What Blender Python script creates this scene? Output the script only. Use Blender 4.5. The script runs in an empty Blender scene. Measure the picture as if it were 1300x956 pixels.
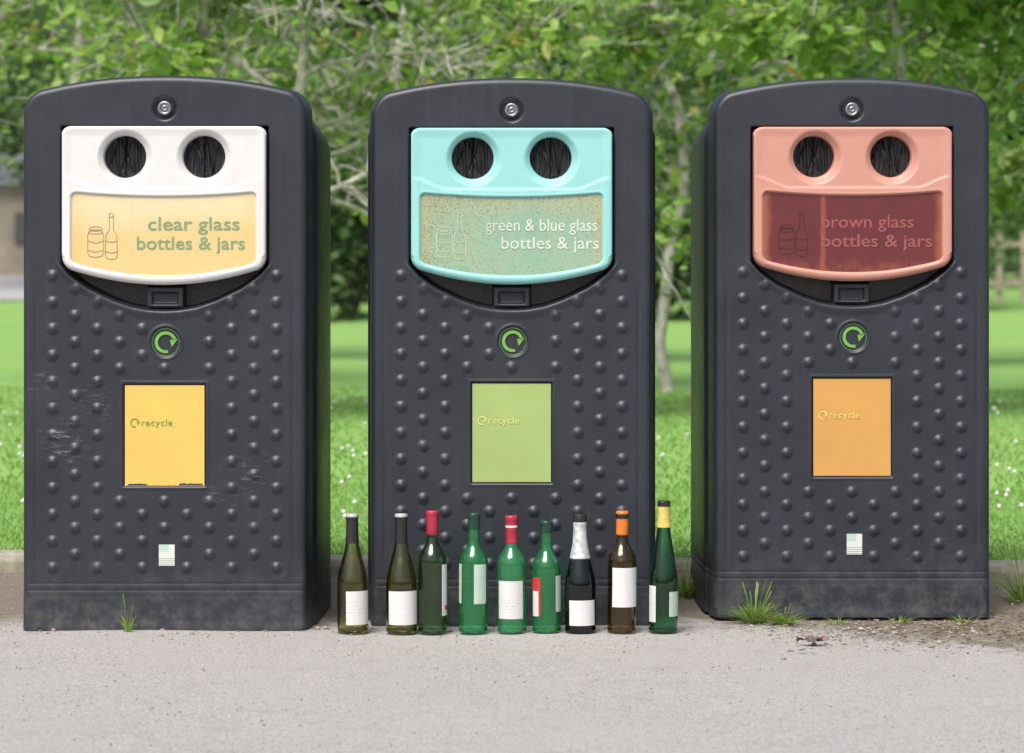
import bpy, math, random
import numpy as np
from mathutils import Vector, Matrix
random.seed(4); rng=np.random.default_rng(7)
scene=bpy.context.scene
col=scene.collection
scene.view_settings.view_transform='Standard'
try: scene.view_settings.look='None'
except Exception: pass
scene.view_settings.exposure=0

# ------------------------------------------------------------------ helpers
def ss(v,a,b):
    t=np.clip((v-a)/(b-a),0,1); return t*t*(3-2*t)
def mk_mesh(name,V,F,smooth=True,mats=()):
    me=bpy.data.meshes.new(name)
    V=V.tolist() if hasattr(V,'tolist') else V
    F=F.tolist() if hasattr(F,'tolist') else F
    me.from_pydata(V,[],F)
    for m in mats: me.materials.append(m)
    if smooth: me.polygons.foreach_set('use_smooth',[True]*len(me.polygons))
    me.update(); return me
def obj(name,me=None,parent=None,loc=None,mat=None,**props):
    o=bpy.data.objects.new(name,me)
    col.objects.link(o)
    if parent is not None: o.parent=parent
    if loc is not None: o.location=loc
    if mat is not None:
        if len(o.material_slots)==0: me.materials.append(None)
        o.material_slots[0].link='OBJECT'; o.material_slots[0].material=mat
    for k,v in props.items(): o[k]=v
    return o
def grid_quads(nr,nc,base=0,keep=None):
    i,j=np.meshgrid(np.arange(nr-1),np.arange(nc-1),indexing='ij')
    a=i*nc+j
    q=np.stack([a,a+1,a+nc+1,a+nc],-1).reshape(-1,4)+base
    if keep is not None: q=q[keep.reshape(-1)]
    return q
def box(cx,cy,cz,sx,sy,sz,V,F,rot=0.0):
    b=len(V); c,s=math.cos(rot),math.sin(rot)
    for dz in(-1,1):
        for dx,dy in((-1,-1),(1,-1),(1,1),(-1,1)):
            x,y=dx*sx/2,dy*sy/2
            V.append((cx+x*c-y*s,cy+x*s+y*c,cz+dz*sz/2))
    for f in((3,2,1,0),(4,5,6,7),(0,1,5,4),(1,2,6,5),(2,3,7,6),(3,0,4,7)): F.append(tuple(b+k for k in f))

# ------------------------------------------------------------------ materials
def newmat(name):
    m=bpy.data.materials.new(name); m.use_nodes=True
    nt=m.node_tree; return m,nt,nt.nodes['Principled BSDF']
def N(nt,t,**kw):
    n=nt.nodes.new(t)
    for k,v in kw.items(): setattr(n,k,v)
    return n
def L(nt,a,b): nt.links.new(a,b)
def noise(nt,scale,detail=4,rough=.55,coord='Object',vec=None):
    n=N(nt,'ShaderNodeTexNoise'); n.inputs['Scale'].default_value=scale
    n.inputs['Detail'].default_value=detail; n.inputs['Roughness'].default_value=rough
    if vec is None:
        tc=N(nt,'ShaderNodeTexCoord'); vec=tc.outputs[coord]
    L(nt,vec,n.inputs['Vector']); return n.outputs['Fac']
def ramp(nt,fac,stops):
    r=N(nt,'ShaderNodeValToRGB'); e=r.color_ramp.elements
    while len(e)<len(stops): e.new(.5)
    for el,(p,c) in zip(e,stops):
        el.position=p; el.color=(*c,1) if len(c)==3 else c
    L(nt,fac,r.inputs['Fac']); return r.outputs['Color']
def mix(nt,fac,a,b):
    n=N(nt,'ShaderNodeMix',data_type='RGBA')
    for s,v in((n.inputs[0],fac),(n.inputs[6],a),(n.inputs[7],b)):
        if isinstance(v,bpy.types.NodeSocket): L(nt,v,s)
        elif isinstance(v,(int,float)): s.default_value=v
        else: s.default_value=(*v,1)
    return n.outputs[2]
def mth(nt,op,a,b=0.0,c=0.0,clamp=False):
    n=N(nt,'ShaderNodeMath',operation=op,use_clamp=clamp)
    for s,v in zip(n.inputs,(a,b,c)):
        if isinstance(v,bpy.types.NodeSocket): L(nt,v,s)
        else: s.default_value=v
    return n.outputs[0]
def sep(nt,coord='Object'):
    tc=N(nt,'ShaderNodeTexCoord'); s=N(nt,'ShaderNodeSeparateXYZ'); L(nt,tc.outputs[coord],s.inputs[0]); return s.outputs
def mapr(nt,v,a,b,c=0.,d=1.):
    n=N(nt,'ShaderNodeMapRange',interpolation_type='SMOOTHSTEP')
    L(nt,v,n.inputs[0]); n.inputs[1].default_value=a; n.inputs[2].default_value=b
    n.inputs[3].default_value=c; n.inputs[4].default_value=d; return n.outputs[0]
def bump(nt,bsdf,h,strength=.3,dist=.002):
    b=N(nt,'ShaderNodeBump'); b.inputs['Strength'].default_value=strength; b.inputs['Distance'].default_value=dist
    L(nt,h,b.inputs['Height']); L(nt,b.outputs[0],bsdf.inputs['Normal'])
def simple(name,c,rough=.5,var=.12,scale=30,metal=0.,bstr=0.):
    m,nt,b=newmat(name)
    f=noise(nt,scale)
    c2=tuple(max(0,x*(1-var*2)) for x in c); c3=tuple(min(1,x*(1+var)) for x in c)
    L(nt,ramp(nt,f,[(.3,c2),(.7,c3)]),b.inputs['Base Color'])
    b.inputs['Roughness'].default_value=rough; b.inputs['Metallic'].default_value=metal
    if bstr: bump(nt,b,f,bstr,.002)
    return m

def body_mat(name,scuff=None,dust=.5,seed=0.):
    m,nt,b=newmat(name)
    x,y,z=sep(nt)
    tc=N(nt,'ShaderNodeTexCoord'); mp=N(nt,'ShaderNodeMapping'); L(nt,tc.outputs['Object'],mp.inputs[0])
    mp.inputs['Location'].default_value=(seed,seed*2,seed)
    n1=noise(nt,5,6,.6,vec=mp.outputs[0]); n2=noise(nt,160,3,.6,vec=mp.outputs[0]); 
    base=ramp(nt,n1,[(.3,(.0115,.0145,.022)),(.7,(.018,.0225,.0325))])
    mp2=N(nt,'ShaderNodeMapping'); L(nt,tc.outputs['Object'],mp2.inputs[0]); mp2.inputs['Scale'].default_value=(60,60,2.5); mp2.inputs['Location'].default_value=(seed,0,seed)
    n3=noise(nt,1,5,.65,vec=mp2.outputs[0])
    st=mth(nt,'MULTIPLY',mapr(nt,n3,.48,.78),.10)
    base=mix(nt,st,base,(.10,.105,.115))
    n4=noise(nt,22,8,.75,vec=mp.outputs[0])
    mp4=N(nt,'ShaderNodeMapping'); L(nt,tc.outputs['Object'],mp4.inputs[0]); mp4.inputs['Scale'].default_value=(3,3,14); mp4.inputs['Rotation'].default_value=(0,.25,0); mp4.inputs['Location'].default_value=(seed*3,0,seed)
    base=mix(nt,mth(nt,'MULTIPLY',mapr(nt,noise(nt,2.5,9,.8,vec=mp4.outputs[0]),.55,.75),.12),base,(.14,.15,.165))
    d=mth(nt,'MULTIPLY',mapr(nt,z,.24,.0),mapr(nt,n4,.38,.70))
    d=mth(nt,'MULTIPLY',d,dust)
    base=mix(nt,d,base,(.11,.106,.10))
    n5=noise(nt,420,2,.5,vec=mp.outputs[0])
    sp=mth(nt,'MULTIPLY',mapr(nt,n5,.64,.73),.28)
    base=mix(nt,sp,base,(.13,.135,.14))
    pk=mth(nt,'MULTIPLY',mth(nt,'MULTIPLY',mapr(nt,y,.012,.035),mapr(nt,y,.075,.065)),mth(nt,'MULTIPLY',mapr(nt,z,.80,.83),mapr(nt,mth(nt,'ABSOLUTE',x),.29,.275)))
    base=mix(nt,mth(nt,'MULTIPLY',pk,.8),base,ramp(nt,noise(nt,150,5,.8),[(.4,(.006,.006,.007)),(.7,(.05,.045,.04))]))  # pocket shade deepened in the colour, with rough grime speckle mixed in
    if scuff:
        tot=None
        for (sx,sz,r,amt) in scuff:
            dx=mth(nt,'SUBTRACT',x,sx); dz=mth(nt,'SUBTRACT',z,sz)
            dd=mth(nt,'SQRT',mth(nt,'ADD',mth(nt,'MULTIPLY',dx,dx),mth(nt,'MULTIPLY',dz,dz)))
            g=mth(nt,'MULTIPLY',mapr(nt,dd,r,r*.2),amt)
            tot=g if tot is None else mth(nt,'MAXIMUM',tot,g)
        mp3=N(nt,'ShaderNodeMapping'); L(nt,tc.outputs['Object'],mp3.inputs[0]); mp3.inputs['Rotation'].default_value=(0,.7,0); mp3.inputs['Scale'].default_value=(18,18,80)
        ns=noise(nt,1.2,8,.8,vec=mp3.outputs[0])
        s=mth(nt,'MULTIPLY',mapr(nt,ns,.52,.64),tot)
        base=mix(nt,s,base,(.19,.195,.205))
    L(nt,base,b.inputs['Base Color'])
    L(nt,mth(nt,'ADD',mapr(nt,n1,.2,.8,.38,.48),mth(nt,'MULTIPLY',d,.35)),b.inputs['Roughness'])
    b.inputs['Specular IOR Level'].default_value=.5
    bump(nt,b,mth(nt,'ADD',mth(nt,'MULTIPLY',n2,.5),n4),.16,.0010)
    return m

def plastic_mat(name,c,dirt=(.25,.22,.16),amt=.25):
    m,nt,b=newmat(name)
    x,y,z=sep(nt)
    n=noise(nt,9,7,.65); n2=noise(nt,120,3)
    base=ramp(nt,n,[(.25,tuple(v*.92 for v in c)),(.7,c)])
    d=mth(nt,'MULTIPLY',mapr(nt,noise(nt,40,8,.8),.52,.78),amt)
    base=mix(nt,d,base,dirt)
    g=mth(nt,'MULTIPLY',mapr(nt,y,-.015,.01),.35)  # same tint grows with depth, along the edges and into the eye holes
    base=mix(nt,g,base,dirt)
    L(nt,base,b.inputs['Base Color']); b.inputs['Roughness'].default_value=.45
    bump(nt,b,n2,.08,.0006)
    return m

# ------------------------------------------------------------------ world / camera
w=bpy.data.worlds.new("World"); scene.world=w; w.use_nodes=True
nt=w.node_tree; bg=nt.nodes['Background']; sky=nt.nodes.new('ShaderNodeTexSky'); sky.sky_type='NISHITA'
sky.sun_disc=False; sdir=Vector((-.28,-.66,1.0)).normalized()
sky.sun_elevation=math.asin(sdir.z); sky.sun_rotation=math.atan2(sdir.x,sdir.y); sky.air_density=1.0; sky.dust_density=5.0; sky.ozone_density=.6
nt.links.new(sky.outputs[0],bg.inputs[0]); bg.inputs[1].default_value=.15
sl=bpy.data.lights.new('sun','SUN'); sl.energy=4.1; sl.angle=math.radians(34); sl.color=(1,.97,.93)
so=bpy.data.objects.new('sun',sl); col.objects.link(so); so.rotation_euler=sdir.to_track_quat('Z','Y').to_euler(); so.location=(-4,-6,10)
cam=bpy.data.cameras.new('camera'); co=bpy.data.objects.new('camera',cam); col.objects.link(co)
D=7.8; FPX=3744.
co.location=(0,-D,.98); co.rotation_euler=(math.pi/2,0,0)
cam.sensor_width=36; cam.lens=36*FPX/1300; cam.shift_y=-148/1300; cam.clip_end=2000; cam.clip_start=.1
cam.dof.use_dof=True; cam.dof.focus_distance=7.82; cam.dof.aperture_fstop=4.8
scene.camera=co

# ------------------------------------------------------------------ bottle bank body mesh
S=472.7
def pz(py): return (793.2-py)/S
HW=.375; R=.018; RC=.050
def zarc(x): return 1.468-.050*(np.abs(x)/HW)**2.2
def off(z): return .001*(1-ss(z,.082,.09))
def smile_px(axpx): return np.interp(axpx,[0,20,40,64,96,118,130,140],[394,393,389.5,381.5,366,350,337,325])
def smile(x): return pz(smile_px(np.abs(x)*S))
bc=[]
for k in range(-5,6):
    for n in range(14):
        py=(350 if k%2 else 366.6)+33.2*n; xp=28*k
        if py>722: continue
        if py<smile_px(abs(xp))+9 and abs(k)<5: continue
        if math.hypot(xp-2,py-433)<31: continue
        if abs(xp)<60 and 476<py<622: continue
        if k==0 and py>675: continue
        bc.append((xp/S,pz(py)))
def body_height(x,z):
    y=np.zeros_like(x)
    for bx,bz in bc:
        m=(np.abs(x-bx)<.022)&(np.abs(z-bz)<.022)
        r2=((x[m]-bx)**2+(z[m]-bz)**2)/.0178**2
        y[m]-=.0064*np.clip(1-r2,0,1)**1.5
    m=ss(z-smile(x),0,.010)*ss(1.336-z,0,.005)*ss(.2755-np.abs(x),0,.005)
    y+=.055*m
    dd=smile(x)-z
    y-=.004*ss(dd,-.002,.004)*(1-ss(dd,.006,.028))*ss(.29-np.abs(x),0,.02)*ss(z,.8,.83)
    br=ss(.052-np.abs(x),0,.005)*ss(pz(363)-z,-.004,.004)*ss(z-pz(391),0,.005)
    y-=.044*br*m
    br2=ss(.036-np.abs(x),0,.004)*ss(z-pz(386),0,.004)*ss(pz(370)-z,0,.004)
    y+=.012*br2*m
    y+=.0016*np.exp(-((np.abs(x)-.340)/.005)**2)*ss(z,.14,.2)*ss(pz(345)-z,0,.1)
    r=np.hypot(x,z-pz(140)); y+=.012*(1-ss(r,.022,.036))
    r=np.hypot(x-.003,z-pz(433)); y+=.004*(1-ss(r,.037,.041)); y-=.0022*np.exp(-((r-.044)/.0026)**2)
    rm=ss(.1105-np.abs(x),0,.004)*ss(z-.3795,0,.004)*ss(.6535-z,0,.004); y+=.006*rm
    rr=np.maximum(np.abs(x)-.1105,np.abs(z-.5165)-.137); y-=.0015*np.exp(-((rr-.003)/.003)**2)
    for g in(.124,.106): y+=.0016*np.exp(-((z-g)/.0020)**2)
    y-=.0006*(1-ss(z,.082,.09))
    y-=.002*(1-ss(z,.004,.03))
    return y
ph=np.linspace(0,math.pi/2,10)
edge=R*(1-np.cos(ph))[:-1]
xi=np.linspace(-HW+R,HW-R,268)
cols=np.concatenate([-HW+edge,xi,(HW-edge)[::-1]])
def ztop(x):
    dx=HW-np.abs(x); t=np.clip(RC-dx,0,RC); return zarc(x)-(RC-np.sqrt(np.maximum(RC**2-t**2,0)))
t=np.linspace(0,1,540)
zt=ztop(cols)
rows=[]
for tt in t: rows.append(tt*(zt-R))
for e in (edge[::-1]): rows.append(zt-e)
Z=np.array(rows); X=np.broadcast_to(cols,Z.shape).copy()
dx=HW-np.abs(X); dz=zarc(X)-Z
d=np.where((dx<RC)&(dz<RC),RC-np.hypot(RC-dx,RC-dz),np.minimum(dx,dz)); d=np.clip(d,0,None)
Y=np.where(d<R,R-np.sqrt(np.maximum(R**2-(R-np.minimum(d,R))**2,0)),0)
Y=Y+body_height(X,Z)*ss(d,0,.015)
X=X*(1+off(Z)/HW)
V=np.stack([X,Y,Z],-1).reshape(-1,3); F=grid_quads(*Z.shape).tolist()
V=V.tolist()
def ring(hw,za,r,y,flat=1.):
    zs_=[0,.02,.05,.08,.084,.088,.095,.103,.106,.109,.121,.124,.127]
    ztc=za-r
    sz=zs_+list(.13+(ztc-.13)*np.linspace(.01,1,20))
    def o(z): 
        g=sum(.0015*math.exp(-((z-g)/.0024)**2) for g in(.124,.106))
        return float(off(np.array(z)))-g
    left=[(-hw-o(z),z) for z in sz]
    ca=[(-hw+r-r*math.cos(a),ztc+r*math.sin(a)) for a in np.linspace(0,math.pi/2,10)[1:]]
    half=left+ca; arch=.050*flat
    out=[]
    for (x_,z_) in half+[(u,za) for u in np.linspace(-hw+r,hw-r,24)[1:]]+[(-a,b_) for a,b_ in half[::-1][1:]]:
        if z_>ztc-.05:
            k=min(1,(z_-(ztc-.05))/.08) ; z_=z_+k*arch*(1-(abs(x_)/hw)**2.2)
        out.append((x_,y,z_))
    return out
ZA=1.418
rings=[ring(HW,ZA,RC,R),ring(HW+.005,ZA+.002,RC,.06),ring(HW+.009,ZA+.003,RC,.105),ring(HW+.003,ZA-.005,RC,.109),ring(HW+.003,ZA-.007,RC,.124),
       ring(HW+.007,ZA-.045,.07,.127),ring(HW+.015,ZA-.036,.075,.137),ring(HW+.018,ZA-.034,.075,.17),ring(HW+.030,ZA-.060,.08,.555),
       ring(HW+.022,ZA-.075,.08,.59),ring(HW-.02,ZA-.12,.08,.61)]
b0=len(V); n=len(rings[0])
for r_ in rings: V+=r_
for k in range(len(rings)-1):
    for i in range(n-1):
        a=b0+k*n+i; F.append((a,a+1,a+n+1,a+n))
last=b0+(len(rings)-1)*n
V.append((0,.61,.7)); c=len(V)-1
for i in range(n-1): F.append((last+i,last+i+1,c))
body_me=mk_mesh('bottle_bank_body',V,F)

# fascia panel
FH=.269; PZ=pz(163); P=.022; FR=.026
EX,EZ=.1045,pz(201)
def fbot(x): return .914+.047*(np.abs(x)/FH)**2
def ftop_c(x):
    dx=FH-np.abs(x); t=np.clip(FR-dx,0,FR); return PZ-(FR-np.sqrt(np.maximum(FR**2-t**2,0)))*.8
def fbot_c(x):
    dx=FH-np.abs(x); t=np.clip(FR-dx,0,FR); return fbot(x)+(FR-np.sqrt(np.maximum(FR**2-t**2,0)))
e=.012*(1-np.cos(np.linspace(0,math.pi/2,7)))[:-1]
cols=np.concatenate([-FH+e,np.linspace(-FH+.012,FH-.012,230),(FH-e)[::-1]])
bz,tz=fbot_c(cols),ftop_c(cols)
eb=.02*(1-np.cos(np.linspace(0,math.pi/2,9)))[:-1]
rows=[bz+q*np.minimum(1,(tz-bz)/.05) for q in eb]+[bz+.02+(tz-bz-.032)*q for q in np.linspace(0,1,180)]+[tz-q for q in e[::-1]]
Z=np.array(rows); X=np.broadcast_to(cols,Z.shape).copy()
cell=.0023
for sx in(-EX,EX):
    for Rr in(.0575,):
        rx,rz=X-sx,Z-EZ; r=np.hypot(rx,rz); m=np.abs(r-Rr)<cell*.62
        X=np.where(m,sx+rx/np.maximum(r,1e-6)*Rr,X); Z=np.where(m,EZ+rz/np.maximum(r,1e-6)*Rr,Z)
def sdf_fascia(X,Z):
    dx=FH-np.abs(X); dt=PZ-Z; db=Z-fbot(X)
    dc=lambda a,b_: np.where((a<FR)&(b_<FR),FR-np.hypot(FR-a,FR-b_),np.minimum(a,b_))
    return np.clip(np.minimum(dc(dx,dt),dc(dx,db)),0,None),db
d,db=sdf_fascia(X,Z)
Re=np.where(db<.03,.014,.006)
Y=-P+np.where(d<Re,(Re-np.sqrt(np.maximum(Re**2-(Re-np.minimum(d,Re))**2,0))),0)
def label_sd(X,Z):
    LX=.243
    tp=1.158-.012*(1-(X/LX)**2); bt=.9385+.034*(X/LX)**2
    a=LX-np.abs(X); c1=np.minimum(tp-Z,Z-bt); rr=.014
    return np.where((a<rr)&(c1<rr),rr-np.hypot(rr-a,rr-c1),np.minimum(a,c1))
ls=label_sd(X,Z); Y+=.004*ss(ls,-.003,.001); Y-=.0006*np.exp(-((ls+.006)/.003)**2)
rmin=np.minimum(np.hypot(X-EX,Z-EZ),np.hypot(X+EX,Z-EZ))
rfun=np.minimum(np.hypot((X-EX-.003),(Z-EZ+.003)),np.hypot((X+EX-.003),(Z-EZ+.003)))
Y+=.016*(1-ss(rfun,.052,.076))
zc_=1.170+.030*ss(np.abs(X),.17,.262)
Y-=.0030*ss(zc_-Z,-.004,.006)*ss(d,0,.02)*(1-ss(ls,-.004,0))
Y+=.003*ss(d,0,.03)
nr,nc=Z.shape
rq=(rmin[:-1,:-1]+rmin[1:,1:]+rmin[:-1,1:]+rmin[1:,:-1])/4
V=np.stack([X,Y,Z],-1).reshape(-1,3).tolist(); F=grid_quads(nr,nc,0,rq>.0572).tolist()
idx=np.arange(nr*nc).reshape(nr,nc)
loop=list(idx[0,:])+list(idx[1:,-1])+list(idx[-1,::-1][1:])+list(idx[::-1,0][1:-1])
b0=len(V)
for q in loop: V.append((V[q][0],.045,V[q][2]))
m_=len(loop)
for i in range(m_):
    j=(i+1)%m_; F.append((loop[j],loop[i],b0+i,b0+j))
for sx in(-EX,EX):
    b0=len(V); K=72
    for kk,(dy_,rr) in enumerate(((0,.0575),(.003,.0560),(None,.0555))):
        for i in range(K):
            a=2*math.pi*i/K; cx_,cz_=.0575*math.cos(a),.0575*math.sin(a)
            ye=-P+.003+.016*(1-float(ss(np.array(math.hypot(cx_-.003,cz_+.003)),.052,.076)))-.0003
            V.append((sx+rr*math.cos(a),.05 if dy_ is None else ye+dy_,EZ+rr*math.sin(a)))
    for k in range(2):
        for i in range(K):
            j=(i+1)%K; F.append((b0+k*K+i,b0+k*K+j,b0+(k+1)*K+j,b0+(k+1)*K+i))
fascia_me=mk_mesh('fascia_panel',V,F)
def flap(sx,name,seed):
    r_=np.random.default_rng(seed)
    u=np.linspace(-.056,.056,110); X,Z=np.meshgrid(u,u); r=np.hypot(X,Z)
    Y=.024+.0010*np.sin(X*620+1.5*np.sin(Z*50+seed))+.003*np.sin(X*150+seed+Z*20)+.008*np.exp(-(X/.0016)**2)
    Y-=.006*np.exp(-((np.abs(X)-.012)/.008)**2)*ss(.056-np.abs(Z),0,.05)
    for _ in range(6):
        a=r_.uniform(-.05,.05); Y+=.004*np.exp(-((X-a-Z*r_.uniform(-.35,.35))/.0022)**2)
    keep=(r[:-1,:-1]<.0555)
    return mk_mesh(name,np.stack([X+sx,Y,Z+EZ],-1).reshape(-1,3),grid_quads(110,110,0,keep))
flapL=flap(-EX,'rubber_flap',1); flapR=flap(EX,'rubber_flap',5)
cols=np.concatenate([np.linspace(-.2425,-.22,14)[:-1],np.linspace(-.22,.22,60),np.linspace(.22,.2425,14)[1:]])
tp=1.157-.012*(1-(cols/.243)**2); bt=.9395+.034*(cols/.243)**2
dxx=.2425-np.abs(cols); rr=.013; q=np.where(dxx<rr,rr-np.sqrt(np.maximum(rr**2-(rr-dxx)**2,0)),0)
tp=tp-q; bt=bt+q
Z=np.array([bt+(tp-bt)*k for k in np.linspace(0,1,30)]); X=np.broadcast_to(cols,Z.shape)
YL=-P+.0060
ilabel_me=mk_mesh('instruction_label',np.stack([X,np.full_like(X,YL),Z],-1).reshape(-1,3),grid_quads(*Z.shape))
def rlabel(torn):
    r_=np.random.default_rng(3); n_=60
    xs=np.linspace(-.105,.105,n_); b_=np.full(n_,.385)
    if torn:
        b_=.382+.0015*r_.random(n_); b_+=.006*((xs<-.045)&(xs>-.095))*(.6+.4*r_.random(n_))+.007*((xs>.04)&(xs<.1))*(.6+.4*r_.random(n_))
    Z=np.array([b_+(.6485-b_)*k for k in np.linspace(0,1,8)]); X=np.broadcast_to(xs,Z.shape)
    Y=np.full_like(X,.003)
    return mk_mesh('recycle_label',np.stack([X,Y,Z],-1).reshape(-1,3),grid_quads(*Z.shape))
rl_plain=rlabel(False); rl_torn=rlabel(True)

def strip2d(pts,wd,y,th=.0004):
    V=[];F=[]
    n_=len(pts)
    for i,(x,z) in enumerate(pts):
        a=pts[max(i-1,0)]; b_=pts[min(i+1,n_-1)]
        tx,tz=b_[0]-a[0],b_[1]-a[1]; l=math.hypot(tx,tz) or 1; nx,nz=-tz/l*wd/2,tx/l*wd/2
        V+=[(x+nx,y,z+nz),(x-nx,y,z-nz)]
    for i in range(n_-1): F.append((2*i,2*i+1,2*i+3,2*i+2))
    return V,F
def merge(parts,name):
    V=[];F=[]
    for v,f in parts:
        b_=len(V); V+=v; F+=[tuple(b_+k for k in q) for q in f]
    return mk_mesh(name,V,F,False)
def ell(cx,cz,rx,rz,n_=24): return [(cx+rx*math.cos(2*math.pi*i/n_),cz+rz*math.sin(2*math.pi*i/n_)) for i in range(n_+1)]
def arrow_parts(cx,cz,r,wd,y):
    pts=[(cx+r*math.cos(math.radians(a)),cz+r*math.sin(math.radians(a))) for a in np.linspace(285,14,44)]
    p=strip2d(pts,wd,y)
    tipa=math.radians(-38)
    o=(cx+(r+wd*1.1)*math.cos(math.radians(16)),cz+(r+wd*1.1)*math.sin(math.radians(16)))
    i_=(cx+(r-wd*1.5)*math.cos(math.radians(28)),cz+(r-wd*1.5)*math.sin(math.radians(28)))
    tip=(cx+r*.80*math.cos(tipa),cz+r*.80*math.sin(tipa))
    q=([(o[0],y,o[1]),(tip[0],y,tip[1]),(i_[0],y,i_[1])],[(0,2,1)])
    return [p,q]
emblem_me=merge(arrow_parts(.003,pz(433),.0248,.0080,.0005)+[strip2d(ell(.003,pz(433),.0362,.0362,48),.0008,.0012)],'recycling_emblem')
sm_me=merge(arrow_parts(-.079,.549,.0105,.0032,.0015),'recycling_emblem')
yl=YL-.001
jar=[ell(-.180,1.062,.017,.006),ell(-.180,1.054,.018,.006),[(-.198,1.054),(-.201,1.045),(-.201,.998),(-.196,.990),(-.18,.987),(-.164,.990),(-.159,.998),(-.159,1.045),(-.162,1.054)],
 [(-.2,1.03),(-.18,1.024),(-.16,1.03)],[(-.2,1.006),(-.18,1.0),(-.16,1.006)]]
bot=[[(-.144,1.103),(-.144,1.060),(-.153,1.045),(-.1545,.992),(-.150,.984),(-.138,.981),(-.127,.984),(-.1225,.992),(-.124,1.045),(-.133,1.060),(-.133,1.103),(-.144,1.103)],
 [(-.145,1.093),(-.132,1.093)],[(-.154,1.03),(-.138,1.026),(-.123,1.03)],[(-.154,1.002),(-.138,.998),(-.123,1.002)]]
icon_me=merge([strip2d(p_,.0018,yl) for p_ in jar+bot],'bottle_and_jar_icon')

def text_mesh(s,x0,x1,zb,y,weight=.0,hs=None,name='lettering',sp=1.0):
    cu=bpy.data.curves.new('t','FONT'); cu.body=s; cu.size=1; cu.offset=weight; cu.extrude=.01; cu.resolution_u=3
    cu.space_character=sp
    o=bpy.data.objects.new('t',cu); col.objects.link(o)
    bpy.context.view_layer.update()
    dg=bpy.context.evaluated_depsgraph_get()
    me=bpy.data.meshes.new_from_object(o.evaluated_get(dg))
    bpy.data.objects.remove(o)
    co_=np.array([v.co[:] for v in me.vertices]); mn,mx=co_[:,0].min(),co_[:,0].max()
    k=(x1-x0)/(mx-mn); hz=hs or k
    for v in me.vertices:
        a,b_,c_=v.co; v.co=(x0+(a-mn)*k,y-c_*.02,zb+b_*hz)
    me.name=name; me.materials.clear(); me.update(); return me
def join_me(a,b_):
    V=[v.co[:] for v in a.vertices]; F=[tuple(p.vertices) for p in a.polygons]; o=len(V)
    V+=[v.co[:] for v in b_.vertices]; F+=[tuple(o+k for k in p.vertices) for p in b_.polygons]
    return mk_mesh('lettering',V,F,False)
wt=.004
txt=[join_me(text_mesh('clear glass',-.042,.200,1.059,yl,.010,.049),text_mesh('bottles & jars',-.071,.214,1.008,yl,.010,.049)),
     join_me(text_mesh('green & blue glass',-.070,.229,1.058,yl,wt,.047),text_mesh('bottles & jars',-.027,.233,1.010,yl,wt,.047)),
     join_me(text_mesh('brown glass',-.085,.165,1.060,yl,.010,.048),text_mesh('bottles & jars',-.085,.215,1.008,yl,.010,.048))]
rtext=text_mesh('recycle',-.061,.020,.5415,.0015,.0,.0255,sp=1.1)
def lathe(prof,K,axis_y=False,cx=0,cz=0):
    V=[];F=[]
    for r,h in prof:
        for i in range(K):
            a=2*math.pi*i/K
            V.append((cx+r*math.cos(a),h,cz+r*math.sin(a)) if axis_y else (r*math.cos(a),r*math.sin(a),h))
    for k in range(len(prof)-1):
        for i in range(K):
            j=(i+1)%K
            F.append((k*K+i,k*K+j,(k+1)*K+j,(k+1)*K+i))
    return V,F
v,f=lathe([(.0185,.014),(.0185,.001),(.0165,-.001),(.0125,-.001),(.0115,.003),(.008,.003),(.007,-.001),(.003,-.001),(.0025,.004),(.0001,.004)],32,True,0,pz(140))
lock_me=mk_mesh('lock',v,f)
V=[];F=[]; box(.006,-.001,pz(699),.042,.0016,.056,V,F); sticker_me=mk_mesh('maker_sticker',V,F,False)

def flabel_clear():
    m,nt,b=newmat('faded_yellow_label'); x,y,z=sep(nt)
    n_=noise(nt,7,6,.6)
    base=ramp(nt,mth(nt,'ADD',mapr(nt,z,.95,1.15,.0,.75),mth(nt,'MULTIPLY',n_,.4)),[(.2,(.64,.46,.20)),(.55,(.64,.45,.20)),(.95,(.64,.54,.33))])
    ed=mth(nt,'MULTIPLY',mapr(nt,mth(nt,'ABSOLUTE',x),.19,.245),.35)
    base=mix(nt,ed,base,(.64,.41,.12))
    base=mix(nt,mth(nt,'MULTIPLY',mapr(nt,noise(nt,60,8,.8),.58,.75),.3),base,(.4,.3,.12))
    sm=mth(nt,'MULTIPLY',mapr(nt,mth(nt,'ABSOLUTE',mth(nt,'ADD',x,.083)),.0016,.0004),.35)
    base=mix(nt,sm,base,(.45,.3,.1))
    L(nt,base,b.inputs['Base Color']); b.inputs['Roughness'].default_value=.4; return m
def flabel_green():
    m,nt,b=newmat('weathered_olive_label'); x,y,z=sep(nt)
    n_=noise(nt,230,3,.7); n2=noise(nt,6,5,.6)
    base=ramp(nt,n2,[(.3,(.20,.36,.27)),(.7,(.27,.39,.26))])
    wear=mth(nt,'ADD',mapr(nt,z,1.06,1.15),mapr(nt,mth(nt,'ABSOLUTE',x),.19,.245))
    wear=mth(nt,'ADD',wear,mth(nt,'MULTIPLY',mth(nt,'SUBTRACT',n2,.5),.8),clamp=True)
    base=mix(nt,mth(nt,'MULTIPLY',wear,.55),base,(.36,.36,.22))
    sparse=mth(nt,'ADD',n_,mth(nt,'MULTIPLY',mapr(nt,x,.02,-.22),.05))
    sparse=mth(nt,'ADD',sparse,mth(nt,'MULTIPLY',wear,.05))
    base=mix(nt,mth(nt,'MULTIPLY',mapr(nt,sparse,.57,.65),.65),base,(.18,.14,.05))
    ed=mth(nt,'MULTIPLY',mapr(nt,mth(nt,'ABSOLUTE',x),.232,.243),.6)
    base=mix(nt,ed,base,(.36,.29,.08))
    L(nt,base,b.inputs['Base Color']); b.inputs['Roughness'].default_value=.5; return m
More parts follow.
